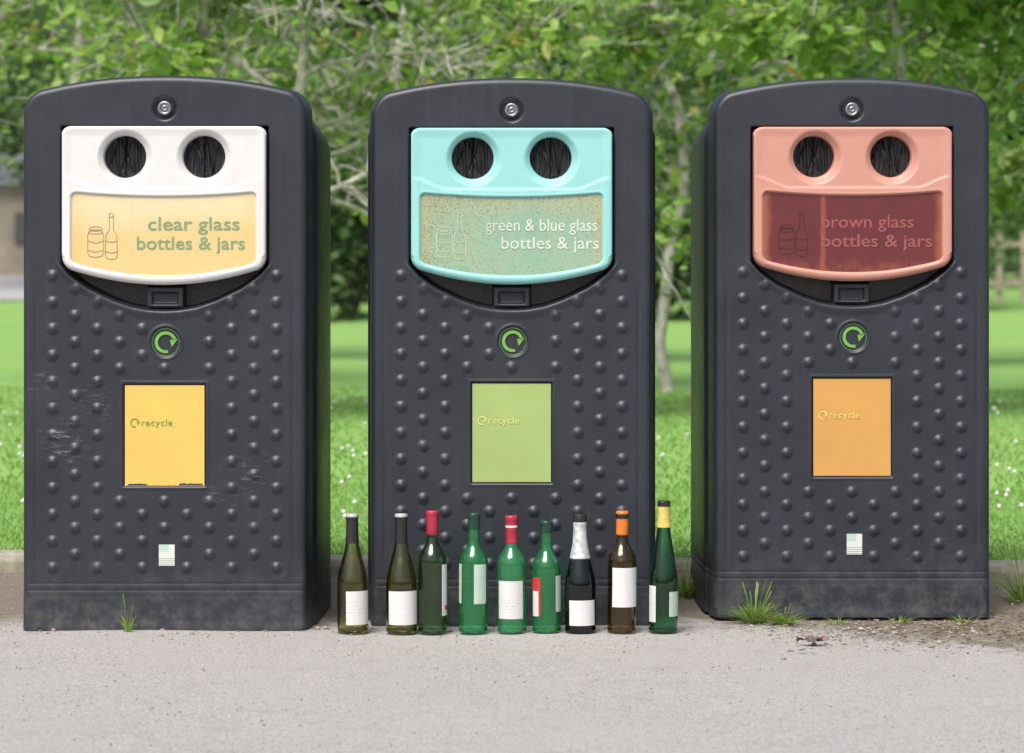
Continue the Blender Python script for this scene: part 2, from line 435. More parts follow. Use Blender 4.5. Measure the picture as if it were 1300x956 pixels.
def flabel_brown():
    m,nt,b=newmat('rusty_maroon_label'); x,y,z=sep(nt)
    n_=noise(nt,10,7,.7)
    base=ramp(nt,n_,[(.3,(.088,.012,.015)),(.7,(.118,.018,.021))])
    wob=mth(nt,'ADD',x,mth(nt,'MULTIPLY',mth(nt,'SUBTRACT',n_,.5),.02))
    s=mth(nt,'MULTIPLY',mapr(nt,mth(nt,'ABSOLUTE',mth(nt,'ADD',wob,.08)),.012,.001),.5)
    base=mix(nt,s,base,(.33,.10,.04))
    ed=mth(nt,'MULTIPLY',mapr(nt,mth(nt,'ADD',mth(nt,'ABSOLUTE',x),mth(nt,'MULTIPLY',n_,.04)),.236,.268),.75)
    base=mix(nt,ed,base,(.36,.12,.05))
    bt=mth(nt,'MULTIPLY',mth(nt,'MULTIPLY',mapr(nt,z,.985,.945),mapr(nt,noise(nt,30,5,.7),.38,.6)),.4)
    base=mix(nt,bt,base,(.30,.09,.05))
    base=mix(nt,mth(nt,'MULTIPLY',mapr(nt,noise(nt,70,8,.8),.55,.75),.18),base,(.3,.14,.11))
    L(nt,base,b.inputs['Base Color']); b.inputs['Roughness'].default_value=.45; return m
def ink(name,c,under,k=.35,fade=None):
    m,nt,b=newmat(name); f=mth(nt,'MULTIPLY',mapr(nt,noise(nt,110,5,.8),.45,.7),k)
    if fade:
        x,y,z=sep(nt); f=mth(nt,'MAXIMUM',f,mth(nt,'MULTIPLY',mapr(nt,x,fade,-.08),.6))
    L(nt,mix(nt,f,c,under),b.inputs['Base Color']); b.inputs['Roughness'].default_value=.55; return m
rubber=simple('black_rubber',(.010,.010,.013),.5,.2,60)
steel=simple('lock_steel',(.32,.33,.34),.35,.15,80,.9)
green=simple('emblem_green',(.13,.34,.055),.5,.1)
cfg=[
 dict(x=-.919,y=.0,rz=.0,z=0,body=body_mat('scuffed_slate_plastic',[(-.27,.50,.09,.9),(-.19,.60,.09,.4),(.22,.42,.10,.5),(.15,.36,.07,.4),(-.33,.66,.07,.35)],.5,1.3),
  f=plastic_mat('white_plastic',(.61,.61,.60),amt=.18),lab=flabel_clear(),tx=ink('faded_green_ink',(.14,.27,.13),(.5,.42,.2)),ic=ink('grey_green_ink',(.20,.24,.14),(.5,.42,.2)),
  rl=simple('yellow_sticker',(.66,.44,.10),.4,.05,6),rt=simple('olive_ink',(.13,.30,.05),.6,.05),rm=rl_torn,st=True,
  label='dark slate bottle bank with white fascia for clear glass',lf='white fascia with yellow clear glass label'),
 dict(x=-.001,y=.10,rz=.0,z=0,body=body_mat('slate_plastic',None,.4,5.1),
  f=plastic_mat('turquoise_plastic',(.25,.56,.54),(.2,.25,.18),.15),lab=flabel_green(),tx=ink('pale_ink',(.54,.62,.54),(.35,.42,.3),.6,.04),ic=ink('pale_icon_ink',(.50,.56,.32),(.4,.42,.3),.4),
  rl=simple('lime_sticker',(.30,.40,.135),.4,.05,6),rt=simple('cream_yellow_ink',(.62,.60,.22),.6,.05),rm=rl_plain,st=False,
  label='dark slate bottle bank with turquoise fascia behind the bottles',lf='turquoise fascia with speckled green and blue glass label'),
 dict(x=.925,y=.22,rz=.0,z=.008,body=body_mat('dusty_slate_plastic',[(.2,.2,.2,.12)],.55,9.7),
  f=plastic_mat('terracotta_plastic',(.50,.245,.19),(.33,.13,.08),.25),lab=flabel_brown(),tx=ink('pinkish_red_ink',(.27,.07,.07),(.12,.02,.02),.5),ic=ink('maroon_icon_ink',(.030,.005,.008),(.1,.02,.02),.3),
  rl=simple('orange_sticker',(.53,.285,.075),.4,.05,6),rt=simple('pale_orange_ink',(.66,.56,.16),.6,.05),rm=rl_plain,st=True,
  label='dark slate bottle bank with terracotta fascia for brown glass',lf='terracotta fascia with dark maroon brown glass label')]
stm,nt_,b_=newmat('sticker_paper'); x_,y_,z_=sep(nt_)
g=mth(nt_,'MULTIPLY',mapr(nt_,z_,pz(696),pz(695)),mapr(nt_,x_,.012,.010))
c_=mix(nt_,mth(nt_,'MULTIPLY',g,.6),(.56,.59,.55),(.25,.50,.36))
ln=mth(nt_,'MULTIPLY',mapr(nt_,mth(nt_,'SINE',mth(nt_,'MULTIPLY',z_,1200)),.2,.5),mapr(nt_,z_,pz(702),pz(703)))
c_=mix(nt_,mth(nt_,'MULTIPLY',ln,.7),c_,(.15,.16,.15)); L(nt_,c_,b_.inputs['Base Color'])
for i,c in enumerate(cfg):
    e=obj('bottle_bank',None,None,(c['x'],c['y'],c['z']),label=c['label'],category='recycling bin',group='row of glass recycling bottle banks')
    e.rotation_euler=(0,0,c['rz'])
    obj('body',body_me,e,mat=c['body'])
    fp=obj('fascia_panel',fascia_me,e,mat=c['f'],label=c['lf'])
    obj('rubber_flap',flapL,fp,mat=rubber); obj('rubber_flap',flapR,fp,mat=rubber)
    obj('lock',lock_me,e,mat=steel)
    obj('recycling_emblem',emblem_me,e,mat=green)
    il=obj('instruction_label',ilabel_me,e,mat=c['lab'])
    obj('lettering',txt[i],il,mat=c['tx']); obj('bottle_and_jar_icon',icon_me,il,mat=c['ic'])
    rl=obj('recycle_label',c['rm'],e,mat=c['rl'])
    obj('lettering',rtext,rl,mat=c['rt']); obj('recycling_emblem',sm_me,rl,mat=c['rt'])
    if c['st']: obj('maker_sticker',sticker_me,e,mat=stm)

# ------------------------------------------------------------------ bottles
def glass(name,colr,trans=.9,rough=.012):
    m,nt,b=newmat(name)
    f=noise(nt,25,4)
    L(nt,ramp(nt,f,[(.3,tuple(v*.9 for v in colr)),(.7,colr)]),b.inputs['Base Color'])
    b.inputs['Transmission Weight'].default_value=trans; b.inputs['IOR'].default_value=1.52
    b.inputs['Specular IOR Level'].default_value=.8
    L(nt,mapr(nt,noise(nt,60,6,.7),.55,.85,rough,rough+.05),b.inputs['Roughness']); return m
def paper(name,c,lines=(.3,.3,.32),k=900,amt=.6,z0=.0,z1=.2):
    m,nt,b=newmat(name); x,y,z=sep(nt)
    s=mapr(nt,mth(nt,'SINE',mth(nt,'MULTIPLY',z,k)),.55,.8)
    nn=mapr(nt,noise(nt,170,1,.4),.45,.55)
    fac=mth(nt,'MULTIPLY',mth(nt,'MULTIPLY',s,nn),amt)
    fac=mth(nt,'MULTIPLY',fac,mth(nt,'MULTIPLY',mapr(nt,z,z0,z0+.003),mapr(nt,z,z1,z1-.003)))
    base=mix(nt,fac,c,lines)
    base=mix(nt,mth(nt,'MULTIPLY',mapr(nt,noise(nt,50,6,.7),.45,.7),.2),base,(.45,.44,.40))
    L(nt,base,b.inputs['Base Color']); b.inputs['Roughness'].default_value=.6; return m
profs={
 'bordeaux':[(.034,0),(.0372,.003),(.0378,.01),(.0378,.18),(.0368,.193),(.033,.204),(.026,.213),(.0195,.221),(.0160,.231),(.0146,.245),(.0142,.29),(.0142,.296),(.0158,.298),(.0158,.307),(.0148,.309)],
 'burgundy':[(.036,0),(.0398,.003),(.0405,.01),(.0405,.125),(.0395,.142),(.036,.160),(.0305,.180),(.025,.200),(.0200,.218),(.0165,.236),(.0150,.255),(.0145,.29),(.0145,.298),(.0155,.300),(.0155,.309),(.0148,.311)],
 'sparkling':[(.037,0),(.0405,.003),(.0412,.01),(.0412,.12),(.0402,.138),(.0365,.158),(.031,.178),(.0255,.200),(.0205,.222),(.0175,.245),(.0165,.262),(.0155,.28),(.017,.284),(.0172,.300),(.0160,.309)],
 'flute':[(.035,0),(.0378,.003),(.0385,.01),(.0385,.120),(.0370,.145),(.0330,.175),(.0280,.205),(.0230,.235),(.0185,.263),(.0155,.288),(.0145,.31),(.0142,.325),(.0142,.331),(.0155,.333),(.0155,.343),(.0148,.345)]}
def rz_of(kind,zq):
    p=profs[kind]; zz=[a[1] for a in p]; rr=[a[0] for a in p]
    return np.interp(zq,zz,rr)
def dense(kind):
    p=profs[kind]; H=p[-1][1]
    zz=np.concatenate([[0,.0015,.003,.006,.01],np.linspace(.015,H-.02,70),[q[1] for q in p[-4:]]])
    zz=np.unique(np.round(zz,5)); rr=rz_of(kind,zz)
    m=(zz>.05)&(zz<H-.02)
    r2=rr.copy()
    for _ in range(6): r2[1:-1]=np.where(m[1:-1],(r2[:-2]+2*r2[1:-1]+r2[2:])/4,rr[1:-1])
    return zz,r2
def bottle(kind,px,depthy,gm,caps,labs,H=None,lab='',rot=0.,tint=None):
    Dp=D+depthy; x=(px-650)/FPX*Dp
    e=obj('wine_bottle',None,None,(x,depthy,0.001),label=lab,category='bottle',group='row of empty bottles on the tarmac')
    e.rotation_euler=(random.uniform(-.006,.006),random.uniform(-.008,.008),0)
    zz,rr=dense(kind); Ht=zz[-1]; sc=(H or Ht)/Ht
    outer=[(r,z) for z,r in zip(zz,rr)]
    inner=[(max(r-.0028,.001),max(z,.006)) for z,r in zip(zz,rr)][::-1]
    inner=[q for q in inner if q[1]>.0061]
    prof=[(.0005,.010),(.02,.006),(.030,.0008)]+outer+inner+[(.030,.0065),(.0005,.014)]
    v,f=lathe([(r,z*sc) for r,z in prof],48); obj('glass_body',mk_mesh('glass_body',v,f),e,mat=gm)
    for z0,z1,extra,mat_,top,nm in caps:
        zs2=np.linspace(z0,z1,30); r=np.interp(zs2,zz,rr)
        pr=[(max(float(a),.0145)+extra,float(b__)*sc) for a,b__ in zip(r,zs2)]
        pr=[(pr[0][0]-.0006,pr[0][1])]+pr
        if top: pr+=[(pr[-1][0]-.0015,pr[-1][1]+.0012),(.0003,pr[-1][1]+.0014)]
        v,f=lathe(pr,40); obj(nm,mk_mesh(nm,v,f),e,mat=mat_)
    for a0,a1,z0,z1,mat_,rr_ in labs:
        n_=24; V=[];F=[]
        for k in range(7):
            z=z0+(z1-z0)*k/6
            for i in range(n_):
                a=math.radians(a0+(a1-a0)*i/(n_-1))
                r=float(np.interp(z,zz,rr))+.0007+rr_
                V.append((r*math.sin(a),-r*math.cos(a),z*sc))
        for k in range(6):
            for i in range(n_-1): F.append((k*n_+i,k*n_+i+1,(k+1)*n_+i+1,(k+1)*n_+i))
        obj('paper_label',mk_mesh('paper_label',V,F),e,mat=mat_)
g_olive=glass('olive_glass',(.70,.68,.28),1.); g_dk=glass('dark_green_glass',(.42,.68,.36),1.)
g_em=glass('emerald_glass',(.20,.93,.46),.955); g_em2=glass('emerald_glass_bright',(.26,.96,.52),.94)
g_blk=glass('black_glass',(.06,.08,.12),.97); g_amb=glass('brown_olive_glass',(.64,.48,.16),1.); g_teal=glass('deep_green_glass',(.14,.58,.32),1.)
cream=simple('silver_cap',(.50,.50,.49),.35,.1,50,.3); blackf=simple('black_foil',(.018,.018,.02),.3); redf=simple('red_foil',(.36,.02,.05),.35,.15,50)
dgf=simple('dark_green_cap',(.010,.045,.03),.3); silver=simple('silver_foil',(.62,.63,.65),.38,.2,70,.3); orf=simple('orange_foil',(.65,.18,.02),.35); yel=simple('yellow_foil',(.60,.50,.13),.4)
whit=simple('white_band',(.6,.6,.6),.5)
p1=paper('white_paper',(.60,.60,.59),(.36,.38,.42),700,.6,.05,.085); p2=paper('plain_paper',(.61,.61,.61),(.35,.5,.6),950,.7,.06,.075)
p3=paper('green_grey_paper',(.42,.53,.45),(.20,.30,.24),1300,.6,.05,.16); redp=simple('red_paper',(.48,.03,.03),.6)
p4=paper('printed_paper',(.56,.58,.57),(.30,.31,.33),800,.5,.055,.10)
bottle('burgundy',448,-.05,g_olive,[(.235,.304,.0012,blackf,False,'neck_sleeve'),(.304,.311,.0015,cream,True,'screw_cap')],[(-22,82,.024,.112,p1,0)],lab='olive green wine bottle with dark sleeve and silver cap')
bottle('burgundy',510,-.05,g_olive,[(.235,.304,.0012,blackf,False,'neck_sleeve'),(.304,.311,.0015,cream,True,'screw_cap')],[(-52,78,.024,.112,p2,0)],lab='olive green wine bottle with wide white label')
bottle('bordeaux',549,-.05,g_dk,[(.250,.309,.0014,redf,True,'foil_capsule')],[(42,120,.045,.175,p1,0),(60,120,.06,.07,redp,.0006)],H=.319,lab='dark green wine bottle with red foil capsule')
bottle('bordeaux',601,-.05,g_em,[(.270,.309,.0014,dgf,True,'screw_cap')],[(2,58,.078,.18,p3,0),(-85,-55,.078,.18,p3,0)],H=.313,lab='emerald green wine bottle with pale label')
bottle('bordeaux',650,-.05,g_em2,[(.238,.280,.0014,redf,False,'foil_capsule'),(.279,.285,.0018,whit,False,'white_band'),(.285,.309,.0015,redf,True,'screw_cap')],[(-62,48,.040,.140,p4,0)],H=.306,lab='emerald green wine bottle with red foil neck')
bottle('bordeaux',694,-.045,g_em,[(.278,.309,.0014,dgf,True,'screw_cap')],[(-72,-26,.05,.155,redp,0),(-66,-34,.048,.118,p1,.0006),(38,75,.06,.16,p3,0)],H=.292,lab='green wine bottle with red and white label')
bottle('sparkling',737,-.05,g_blk,[(.195,.291,.0012,silver,False,'foil_capsule'),(.291,.309,.0018,blackf,True,'stopper_cap')],[(-45,60,.022,.088,p2,0)],lab='black sparkling wine bottle with silver foil neck')
bottle('bordeaux',789,-.05,g_amb,[(.250,.309,.0014,orf,True,'foil_capsule'),(.291,.303,.0020,blackf,False,'black_band')],[(-42,82,.068,.168,p2,0)],H=.318,lab='brown wine bottle with orange foil capsule')
bottle('flute',842,-.045,g_teal,[(.276,.331,.0014,yel,False,'foil_capsule'),(.331,.345,.0014,blackf,True,'screw_cap')],[(-75,-34,.03,.125,p4,0),(20,75,.045,.11,p3,0)],lab='tall slender green bottle with yellow foil capsule')
# ------------------------------------------------------------------ ground
def ykerb(x): return 1.0-.097*x
def zl(y): return .080+.55*ss(np.asarray(y,float),30,62)
V=[(-300,-200,-.03),(300,-200,-.03),(300,500,-.03),(-300,500,-.03)]
obj('ground',mk_mesh('ground',V,[(0,1,2,3)],False),mat=simple('earth',(.10,.09,.06),.95),kind='structure')
m,nt,b=newmat('weathered_tarmac'); x,y,z=sep(nt)
n1=noise(nt,230,3,.75); n2=noise(nt,2.2,6,.6); n3=noise(nt,70,5,.7); n4=noise(nt,9,6,.7)
base=ramp(nt,n1,[(.32,(.16,.153,.15)),(.47,(.40,.387,.378)),(.68,(.66,.635,.62))])
base=mix(nt,mapr(nt,n2,.3,.75,0,.35),base,(.48,.46,.448))
base=mix(nt,mth(nt,'MULTIPLY',mapr(nt,n3,.53,.68),.55),base,(.16,.15,.14))
base=mix(nt,mth(nt,'MULTIPLY',mapr(nt,n4,.48,.72),.35),base,(.29,.27,.255))
vo=N(nt,'ShaderNodeTexVoronoi'); vo.inputs['Scale'].default_value=95; tc=N(nt,'ShaderNodeTexCoord'); L(nt,tc.outputs['Object'],vo.inputs['Vector'])
base=mix(nt,mth(nt,'MULTIPLY',mapr(nt,vo.outputs['Distance'],.28,.1),.35),base,(.65,.63,.61))
dy=mth(nt,'ADD',y,mth(nt,'MULTIPLY',mapr(nt,x,.45,1.45),.60))
dirt=mapr(nt,mth(nt,'ADD',dy,mth(nt,'MULTIPLY',mth(nt,'SUBTRACT',n4,.5),.9)),.04,.40)
soil=ramp(nt,n3,[(.3,(.09,.066,.04)),(.55,(.20,.16,.11)),(.8,(.36,.31,.24))])
n6=noise(nt,16,5,.7)
soil=mix(nt,mth(nt,'MULTIPLY',mth(nt,'MULTIPLY',mapr(nt,n6,.5,.65),.6),mapr(nt,x,.9,1.3)),soil,(.12,.14,.05))
base=mix(nt,mth(nt,'MULTIPLY',dirt,.87),base,soil)
L(nt,base,b.inputs['Base Color']); b.inputs['Roughness'].default_value=.9
bump(nt,b,mth(nt,'ADD',n1,mth(nt,'MULTIPLY',n3,.9)),1.0,.006)
xs=np.linspace(-6,6,160)
X,T=np.meshgrid(xs,np.linspace(0,1,140)); Yk=ykerb(X)+.03; Y=-9+(Yk+9)*T**.6
Z=.0015*np.sin(X*5+Y*3)+.0012*np.sin(X*11-Y*7); Z=Z-.001
Z+=.03*ss(Y+.45*ss(X,.9,1.6)*1.0,.45,1.1)
obj('road',mk_mesh('road',np.stack([X,Y,Z],-1).reshape(-1,3),grid_quads(140,160)),mat=m,kind='structure')
obj('road',mk_mesh('road',[(-150,-90,-.012),(150,-90,-.012),(150,-6,-.012),(6.2,.2,-.012),(-6.2,1.2,-.012),(-150,12,-.012)],[(0,1,2,3,4,5)],False),mat=m,kind='structure')
V=[];F=[];ang=math.atan(-.097)
for i in range(-16,17):
    cx=i*.915+.3; L_=.905
    b0=len(V)
    ux,uy=math.cos(ang),math.sin(ang); nx,ny=-uy,ux
    jz=random.uniform(-.004,.004)-.008; jy=random.uniform(-.006,.006)
    prof=[(0,-.03),(.004,.07),(.012,.088),(.022,.094),(.115,.095),(.125,.09),(.125,-.03)]
    for s in(-L_/2,-L_/2+.004,L_/2-.004,L_/2):
        k=0.004 if abs(s)>L_/2-.002 else 0
        for (a,h) in prof:
            a2=a+(k if a<.06 else -k)
            V.append((cx+ux*s+nx*(a2+jy),1.0-.097*cx+uy*s+ny*(a2+jy),h-k+jz))
    n_=len(prof)
    for q in range(3):
        for j in range(n_-1): F.append((b0+q*n_+j,b0+(q+1)*n_+j,b0+(q+1)*n_+j+1,b0+q*n_+j+1))
    F.append(tuple(b0+j for j in range(n_))[::-1]); F.append(tuple(b0+3*n_+j for j in range(n_)))
km,nt,b=newmat('kerb_concrete'); n1=noise(nt,14,8,.7); n2=noise(nt,150,4,.7)
base=ramp(nt,n1,[(.3,(.22,.20,.16)),(.5,(.32,.30,.25)),(.75,(.42,.40,.35))]); base=mix(nt,mth(nt,'MULTIPLY',mapr(nt,noise(nt,5,6,.7),.45,.6),.6),base,(.16,.17,.08))
L(nt,base,b.inputs['Base Color']); b.inputs['Roughness'].default_value=.92; bump(nt,b,n2,.6,.004)
obj('kerb',mk_mesh('kerb',V,F,False),mat=km,kind='structure')
lm,nt,b=newmat('lawn_grass'); n1=noise(nt,.5,5,.6); n2=noise(nt,28,6,.8)
base=ramp(nt,n2,[(.3,(.14,.28,.06)),(.55,(.19,.36,.08)),(.8,(.25,.43,.12))])
base=mix(nt,mapr(nt,n1,.35,.7,0,.6),base,(.24,.39,.10))
L(nt,base,b.inputs['Base Color']); b.inputs['Roughness'].default_value=.85; bump(nt,b,n2,.35,.015)
xs=np.concatenate([np.linspace(-250,-30,12)[:-1],np.linspace(-30,30,60),np.linspace(30,250,12)[1:]]); T=np.concatenate([[0],np.geomspace(.15,400,110)])
X,TT=np.meshgrid(xs,T); Yk=ykerb(np.clip(X,-12,12))+.12; Y=Yk+TT; Z=zl(Y)-.012+.006*np.sin(X*2.3)*np.sin(Y*1.9)
obj('lawn',mk_mesh('lawn',np.stack([X,Y,Z],-1).reshape(-1,3),grid_quads(*X.shape)),mat=lm,kind='structure')
X,Y=np.meshgrid(np.linspace(-40,-6.5,20),np.linspace(43,61,12)); 
obj('path',mk_mesh('path',np.stack([X,Y,zl(Y)+.01],-1).reshape(-1,3),grid_quads(12,20)),mat=simple('far_path',(.36,.36,.37),.9),kind='structure')

def blades(n_,xf,y0,y1,h0,h1,wd,pw=1.0):
    u=rng.random(n_)**pw; y=y0+(y1-y0)*u
    x=(rng.random(n_)*2-1)*xf(y); y=y+ykerb(np.clip(x,-12,12))-1.0
    h=h0+(h1-h0)*rng.random(n_); a=rng.random(n_)*6.283; ln=.5+rng.random(n_)*.9; b_=rng.random(n_)*6.283
    w_=wd*(.6+.8*rng.random(n_))
    z=zl(y)-.008
    p0=np.stack([x-np.cos(a)*w_,y-np.sin(a)*w_,z],-1); p1=np.stack([x+np.cos(a)*w_,y+np.sin(a)*w_,z],-1)
    mx=x+np.cos(b_)*h*ln*.35; my=y+np.sin(b_)*h*ln*.35
    p2=np.stack([mx+np.cos(a)*w_*.7,my+np.sin(a)*w_*.7,z+h*.6],-1); p3=np.stack([mx-np.cos(a)*w_*.7,my-np.sin(a)*w_*.7,z+h*.6],-1)
    p4=np.stack([x+np.cos(b_)*h*ln,y+np.sin(b_)*h*ln,z+h*(1-.3*ln)],-1)
    V=np.stack([p0,p1,p2,p3,p4],1).reshape(-1,3)
    k=np.arange(n_)*5
    F=np.stack([k,k+1,k+2,k+3],-1).tolist()+np.stack([k+3,k+2,k+4],-1).tolist()
    return V.tolist(),F
def leafmat(name,stops,trans=.35,rough=.5,spec=.3):
    m,nt,b=newmat(name); g_=N(nt,'ShaderNodeNewGeometry')
    c=ramp(nt,g_.outputs['Random Per Island'],stops)
    L(nt,c,b.inputs['Base Color']); b.inputs['Roughness'].default_value=rough; b.inputs['Specular IOR Level'].default_value=spec
    if trans>0:
        t_=N(nt,'ShaderNodeBsdfTranslucent'); L(nt,mix(nt,.4,c,(.42,.56,.12)),t_.inputs['Color'])
        ms=N(nt,'ShaderNodeMixShader'); ms.inputs[0].default_value=trans
        L(nt,b.outputs[0],ms.inputs[1]); L(nt,t_.outputs[0],ms.inputs[2]); L(nt,ms.outputs[0],nt.nodes['Material Output'].inputs[0])
    return m
gm=leafmat('grass_blade',[(0,(.15,.30,.06)),(.5,(.21,.38,.09)),(.85,(.27,.45,.13)),(1,(.36,.47,.18))],.42,.7,.15)
V1,F1=blades(46000,lambda y:2.3+(y-1)*.22,1.14,4.0,.012,.030,.002,1.3)
V2,F2=blades(30000,lambda y:2.4+(y-1)*.22,3.8,13,.014,.032,.005,1.0)
o=len(V1); V1+=V2; F1+=[tuple(o+k for k in f) for f in F2]
obj('grass',mk_mesh('grass',V1,F1,False),mat=gm,kind='stuff')
V=[];F=[]
for i in range(620):
    y=random.uniform(1.3,11); x=random.uniform(-1,1)*(2.2+y*.2)
    if not(-1.6<x<-.5 or x>1.3 or x<-2): 
        if random.random()<.6: continue
    z=float(zl(y))+random.uniform(.025,.05); r=.011
    b0=len(V); V+=[(x+r,y,z),(x-r,y,z),(x,y+r,z),(x,y-r,z),(x,y,z+r),(x,y,z-r)]
    F+=[tuple(b0+k for k in t_) for t_ in((0,2,4),(2,1,4),(1,3,4),(3,0,4),(2,0,5),(1,2,5),(3,1,5),(0,3,5))]
obj('clover_flowers',mk_mesh('clover_flowers',V,F),mat=simple('clover_white',(.7,.7,.62),.7),kind='stuff')
phi=(1+5**.5)/2
iv=np.array([(-1,phi,0),(1,phi,0),(-1,-phi,0),(1,-phi,0),(0,-1,phi),(0,1,phi),(0,-1,-phi),(0,1,-phi),(phi,0,-1),(phi,0,1),(-phi,0,-1),(-phi,0,1)])/1.9
if_=[(0,11,5),(0,5,1),(0,1,7),(0,7,10),(0,10,11),(1,5,9),(5,11,4),(11,10,2),(10,7,6),(7,1,8),(3,9,4),(3,4,2),(3,2,6),(3,6,8),(3,8,9),(4,9,5),(2,4,11),(6,2,10),(8,6,7),(9,8,1)]
V=[];F=[]
def pebble(x,y,r,z=0):
    s=np.array([random.uniform(.7,1.3),random.uniform(.7,1.3),random.uniform(.4,.8)])*r
    v_=iv*s*(1+.25*(rng.random((12,1))-.5)); b0=len(V)
    V.extend((v_+np.array([x,y,z+r*.2])).tolist()); F.extend([tuple(b0+k for k in t_) for t_ in if_])
for i in range(2500):
    u=random.random()
    if u<.55: x=random.uniform(.6,1.8); y=random.gauss(-.02,.17)
    elif u<.75: x=random.uniform(-1.7,-1.2); y=random.uniform(.0,.95)
    else: x=random.uniform(-1.8,1.8); y=random.gauss(.0,.10)
    if y>.95: continue
    pebble(x,y,random.choice([.0015,.002,.003,.004]) if random.random()<.95 else .008)
for i in range(1500): pebble(random.uniform(-2,2),random.uniform(-2.2,0),random.choice([.0015,.002,.0028]))
obj('gravel',mk_mesh('gravel',V,F,False),mat=simple('gravel_stone',(.31,.28,.25),.9,.3,40),kind='stuff')
V=[];F=[]
for i in range(1300):
    if i<1000: x=random.gauss(1.3,.32); y=random.gauss(.02,.22)
    else: x=random.uniform(-1.8,1.8); y=random.uniform(.55,.9)
    if y>ykerb(x)-.03 or x<1.3 and .14<y<.85: continue
    a=random.uniform(0,6.28); l_=random.uniform(.004,.014); w_=l_*random.uniform(.2,.5); z=.006+random.uniform(0,.008)+.03*float(ss(y+.45*float(ss(x,.9,1.6)),.45,1.1))
    b0=len(V); ca,sa=math.cos(a),math.sin(a)
    V+=[(x-ca*l_,y-sa*l_,z),(x+sa*w_,y-ca*w_,z+.002),(x+ca*l_,y+sa*l_,z+random.uniform(0,.006)),(x-sa*w_,y+ca*w_,z+.003)]
    F.append((b0,b0+1,b0+2,b0+3))
obj('leaf_litter',mk_mesh('leaf_litter',V,F,False),mat=leafmat('litter_brown',[(0,(.07,.045,.028)),(.6,(.18,.12,.065)),(1,(.34,.26,.15))],0),kind='stuff')
def tuft(name,x,y,n_,h,spread,lab,wd=.0022,stems=0):
    V=[];F=[]
    for i in range(n_):
        a=random.uniform(0,6.283); r0=random.uniform(0,spread*.3); hh=h*random.uniform(.35,1); ln=random.uniform(.1,.9)
        bx,by=r0*math.cos(a),r0*math.sin(a); b0=len(V); w_=wd*random.uniform(.6,1.3); pa=random.uniform(0,3.14)
        for k in range(5):
            t_=k/4; rr_=ln*spread*t_**1.6; zz_=hh*(t_-.35*ln*t_**2.5)
            ww=w_*(1-t_**2)+.0002
            V+=[(bx+rr_*math.cos(a)-ww*math.cos(pa),by+rr_*math.sin(a)-ww*math.sin(pa),zz_),(bx+rr_*math.cos(a)+ww*math.cos(pa),by+rr_*math.sin(a)+ww*math.sin(pa),zz_)]
            if k: F.append((b0+2*k-2,b0+2*k-1,b0+2*k+1,b0+2*k))
    for i in range(stems):
        a=random.uniform(0,6.283); hh=h*random.uniform(1.1,1.6); dx_=math.cos(a)*spread*.5; dy_=math.sin(a)*spread*.3; b0=len(V)
        for k in range(6):
            t_=k/5; ww=.0007 if k<4 else .0016
            V+=[(dx_*t_-ww,dy_*t_,hh*t_),(dx_*t_+ww,dy_*t_,hh*t_)]
            if k: F.append((b0+2*k-2,b0+2*k-1,b0+2*k+1,b0+2*k))
    me=mk_mesh(name,V,F,False); 
    return obj(name,me,None,(x,y,0.0),mat=weed_m,label=lab,category='weed')
weed_m=leafmat('weed_green',[(0,(.10,.20,.035)),(.6,(.20,.34,.07)),(1,(.40,.42,.18))],.4)
tuft('grass_tuft',.655,.16,260,.075,.10,'leafy grass tuft growing against the terracotta bank',.0017,9)
tuft('grass_tuft',.73,.13,150,.04,.09,'leafy grass tuft growing against the terracotta bank',.0017,3)
tuft('grass_tuft',-1.01,-.04,34,.065,.04,'thin grass tuft at the foot of the scuffed bank',.0011,2)
tuft('grass_tuft',1.44,.48,220,.12,.12,'tall grass clump beside the kerb',.0022,12)
tuft('grass_tuft',1.50,.20,160,.06,.10,'low grass clump on bare soil',.0018,3)
tuft('grass_tuft',.50,.70,90,.09,.08,'broad leaved weed clump between two banks',.004,3)
tuft('grass_tuft',1.05,.17,50,.022,.07,'tiny weed growing at the foot of a bank',.0014,0)
tuft('grass_tuft',1.22,.16,50,.025,.07,'tiny weed growing at the foot of a bank',.0014,0)
tuft('grass_tuft',.88,.14,40,.02,.07,'tiny weed growing at the foot of a bank',.0014,0)
tuft('grass_tuft',-1.62,.9,120,.07,.10,'grass clump leaning over the kerb',.002,3)
V=[];F=[];n_=13
for i in range(n_):
    t_=i/(n_-1); w_=.015*math.sin(math.pi*min(1,t_*.96+.03))*(1+.5*(i%2)); yo=.006*math.sin(t_*9)
    V+=[(-.042+.084*t_,yo-w_,.004+.014*abs(math.sin(t_*6+1))),(-.042+.084*t_,yo,.004+.008*abs(math.sin(t_*8))),(-.042+.084*t_,yo+w_,.004+.016*abs(math.cos(t_*7)))]
    if i:
        b0=3*i; F+=[(b0-3,b0,b0+1,b0-2),(b0-2,b0+1,b0+2,b0-1)]
lf=obj('dead_leaf',mk_mesh('dead_leaf',V,F,False),None,(.765,-.30,.003),mat=simple('dry_leaf',(.15,.11,.09),.85,.35,60),label='curled dry brown leaf lying on the tarmac',category='leaf')
lf.rotation_euler=(0,0,.15)

